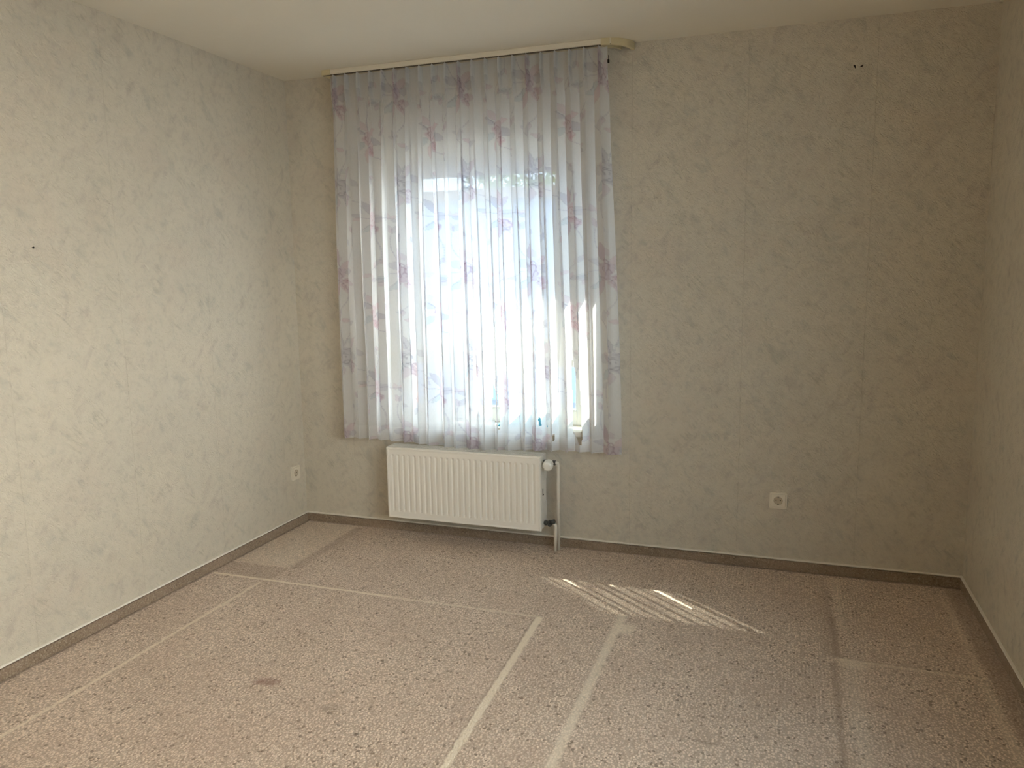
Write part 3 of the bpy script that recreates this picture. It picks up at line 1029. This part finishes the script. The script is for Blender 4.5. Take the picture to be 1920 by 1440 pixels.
# ------------------------------------------------------------ sockets
def rounded_rect(w, h, r, n=6):
    pts = []
    for (cx_, cy_, a0) in ((w / 2 - r, h / 2 - r, 0), (-w / 2 + r, h / 2 - r, PI / 2), (-w / 2 + r, -h / 2 + r, PI), (w / 2 - r, -h / 2 + r, 1.5 * PI)):
        for k in range(n + 1):
            a = a0 + PI / 2 * k / n
            pts.append((cx_ + r * math.cos(a), cy_ + r * math.sin(a)))
    return pts
def slab(bm, prof):
    """prof: list of (size, corner radius, height) loops stacked outwards (local z = out of wall)"""
    rings = []
    for (w, r, z) in prof:
        rings.append([bm.verts.new((p[0], p[1], z)) for p in rounded_rect(w, w, r)])
    for i in range(len(rings) - 1):
        n = len(rings[i])
        for k in range(n):
            bm.faces.new((rings[i][k], rings[i][(k + 1) % n], rings[i + 1][(k + 1) % n], rings[i + 1][k]))
    return rings
def make_socket(rot, loc):
    T = Matrix.Translation(Vector(loc)) @ rot
    root = bpy.data.objects.new('power_socket', None)
    root.empty_display_size = 0.05
    link(root)
    root.matrix_world = T
    bm = bmesh.new()
    rings = slab(bm, [(0.081, 0.007, 0), (0.081, 0.007, 0.006), (0.078, 0.006, 0.0085), (0.0665, 0.004, 0.0085), (0.0655, 0.004, 0.0055)])
    bm.faces.new(rings[0][::-1]); bm.faces.new(rings[-1])
    obj('frame', bm, M_SOCK, root)
    # insert: square face with a round well
    bm = bmesh.new()
    n = 56
    sq = []
    for k in range(n):
        a = 2 * PI * k / n
        c_, s_ = math.cos(a), math.sin(a)
        q = 0.0315 / max(abs(c_), abs(s_))
        sq.append((c_ * q, s_ * q))
    r1 = [bm.verts.new((x, y, 0.0055)) for x, y in sq]
    r2 = [bm.verts.new((x * 0.985, y * 0.985, 0.0105)) for x, y in sq]
    r3 = [bm.verts.new((0.0212 * math.cos(2 * PI * k / n), 0.0212 * math.sin(2 * PI * k / n), 0.0105)) for k in range(n)]
    r4 = [bm.verts.new((0.0200 * math.cos(2 * PI * k / n), 0.0200 * math.sin(2 * PI * k / n), 0.0085)) for k in range(n)]
    for a_, b_ in ((r1, r2), (r2, r3), (r3, r4)):
        for k in range(n):
            bm.faces.new((a_[k], a_[(k + 1) % n], b_[(k + 1) % n], b_[k]))
    ins = obj('cover', bm, M_SOCK, root)
    bm = bmesh.new()
    r5 = [bm.verts.new((0.0200 * math.cos(2 * PI * k / n), 0.0200 * math.sin(2 * PI * k / n), 0.0085)) for k in range(n)]
    r6 = [bm.verts.new((0.0195 * math.cos(2 * PI * k / n), 0.0195 * math.sin(2 * PI * k / n), 0.0058)) for k in range(n)]
    for k in range(n):
        bm.faces.new((r5[k], r5[(k + 1) % n], r6[(k + 1) % n], r6[k]))
    bm.faces.new(r6)
    well = obj('socket_well', bm, M_SOCKIN, root, label='darker recessed round well')
    for x in (-0.0095, 0.0095):
        bm = bmesh.new()
        lathe(bm, [(0, 0.0027), (0.0006, 0.0027)], (x, 0.0015, 0.0058), (0, 0, 1), 18)
        obj('pin_hole', bm, M_DARK, well)
    for y in (-0.0178, 0.0178):
        bm = bmesh.new()
        box(bm, -0.0026, 0.0026, y - 0.003, y + 0.003, 0.0058, 0.0092, 0.0006)
        obj('earth_clip', bm, M_STEEL if y > 0 else M_DARK, well)
    return root
rot_back = Matrix(((1, 0, 0, 0), (0, 0, -1, 0), (0, 1, 0, 0), (0, 0, 0, 1)))          # local z -> -y
rot_left = Matrix(((0, 0, 1, 0), (1, 0, 0, 0), (0, 1, 0, 0), (0, 0, 0, 1)))           # local z -> +x
s1 = make_socket(rot_back, (2.641, 0, 0.340))
thing(s1, 'cream wall socket on the window wall, low down to the right of the radiator', 'socket')
s2 = make_socket(rot_left, (0, -0.103, 0.312))
thing(s2, 'cream wall socket low on the left wall beside the room corner', 'socket')

# ------------------------------------------------------------ fill lamp added on the ceiling, out of view
lamp = empty('fill_lamp', (1.45, -2.7, H))
bm = bmesh.new(); lathe(bm, [(0.0005, 0.07), (0.02, 0.07), (0.025, 0.055)], (0, 0, 0), (0, 0, -1), 32)
obj('fill_lamp_plate', bm, M_TRIM, lamp)
bm = bmesh.new(); lathe(bm, [(0.022, 0.05), (0.04, 0.13), (0.075, 0.185), (0.12, 0.20), (0.16, 0.18), (0.19, 0.12), (0.20, 0.03)], (0, 0, 0), (0, 0, -1), 40)
t_ = NT('fill_lamp_glow')
em = t_.n('ShaderNodeEmission'); em.inputs[0].default_value = (1.0, 0.68, 0.38, 1); em.inputs[1].default_value = FILL_LAMP
t_.l(em.outputs[0], t_.out.inputs[0])
obj('fill_lamp_shade', bm, t_.m, lamp, smooth=True)
thing(lamp, 'added round opal fill lamp on the ceiling, out of view', 'lamp')

# ------------------------------------------------------------ small marks on the walls
bm = bmesh.new()
tube(bm, [(0.0, -1.644, 1.553), (0.006, -1.644, 1.553)], 0.0016, 10)
lathe(bm, [(0, 0.0035), (0.0015, 0.0035), (0.0022, 0.001)], (0.006, -1.644, 1.553), (1, 0, 0), 14)
nail = obj('nail', bm, M_DARK)
thing(nail, 'small dark nail head in the left wall at eye height', 'nail')
for (hx, hz, pts, lab) in ((2.893, 2.300, [(-.007, .006), (-.001, .007), (.003, .003), (.004, -.006), (.001, -.008), (-.002, -.003), (-.005, .001)], 'larger chipped hole high on the window wall, left one of the pair'),
                           (2.921, 2.300, [(-.008, -.001), (-.004, .001), (.001, .003), (.004, .008), (.005, .002), (.002, -.004), (-.004, -.004)], 'smaller chipped hole high on the window wall, right one of the pair')):
    bm = bmesh.new()
    a = [bm.verts.new((hx + p[0], -0.0012, hz + p[1])) for p in pts]
    b = [bm.verts.new((hx + p[0], 0.0, hz + p[1])) for p in pts]
    bm.faces.new(a); bm.faces.new(b[::-1])
    for k in range(len(a)):
        bm.faces.new((a[k], b[k], b[(k + 1) % len(a)], a[(k + 1) % len(a)]))
    hole = obj('drill_hole', bm, M_DARK)
    thing(hole, lab, 'hole', 'chipped drill holes high on the window wall')

# ------------------------------------------------------------ outside
bm = bmesh.new(); box(bm, -14, 18, 0.32, 22, -0.45, -0.35)
box(bm, W + TH, 18, -14, 0.32, -0.45, -0.35)
struct(obj('ground_outside', bm, M_GROUND))
bm = bmesh.new()
box(bm, -9.0, 5.5, 6.5, 11.0, -0.35, 2.45)
gar = obj('garage', bm, M_RENDER)
bm = bmesh.new(); box(bm, -9.1, 5.6, 6.4, 11.1, 2.45, 2.60, 0.01)
obj('roof_edge', bm, M_ROOF, gar)
thing(gar, 'pale low garage outside, seen faintly through the curtained window', 'building')
def tree(x, y, h, r, seed, lab):
    rs_ = random.Random(seed)
    bm = bmesh.new()
    tube(bm, [(x, y, -0.4), (x + 0.05, y, h * 0.4), (x - 0.05, y + 0.1, h * 0.8)], [0.16, 0.11, 0.05], 10)
    tr = obj('tree', bm, M_BARK)
    bm = bmesh.new()
    for _ in range(2600):
        th, ph = rs_.uniform(0, 2 * PI), math.acos(rs_.uniform(-1, 1))
        rr = r * rs_.uniform(0.45, 1.0) * (1 + 0.25 * math.sin(3 * th) * math.sin(4 * ph))
        c_ = Vector((x + rr * math.sin(ph) * math.cos(th), y + rr * math.sin(ph) * math.sin(th), h + 0.9 * rr * math.cos(ph)))
        a = Vector((rs_.gauss(0, 1), rs_.gauss(0, 1), rs_.gauss(0, 1))).normalized()
        b = a.orthogonal().normalized()
        s_ = rs_.uniform(0.07, 0.13)
        vv = [bm.verts.new(c_ + a * s_), bm.verts.new(c_ + b * s_ * 0.5), bm.verts.new(c_ - a * s_), bm.verts.new(c_ - b * s_ * 0.5)]
        bm.faces.new(vv)
    obj('crown', bm, M_LEAF, tr)
    thing(tr, lab, 'tree')
tree(-2.4, 13.0, 4.2, 2.2, 1, 'leafy tree behind the garage, seen through the left of the window')
tree(1.9, 14.5, 4.0, 1.7, 2, 'leafy tree behind the garage, seen through the middle of the window')
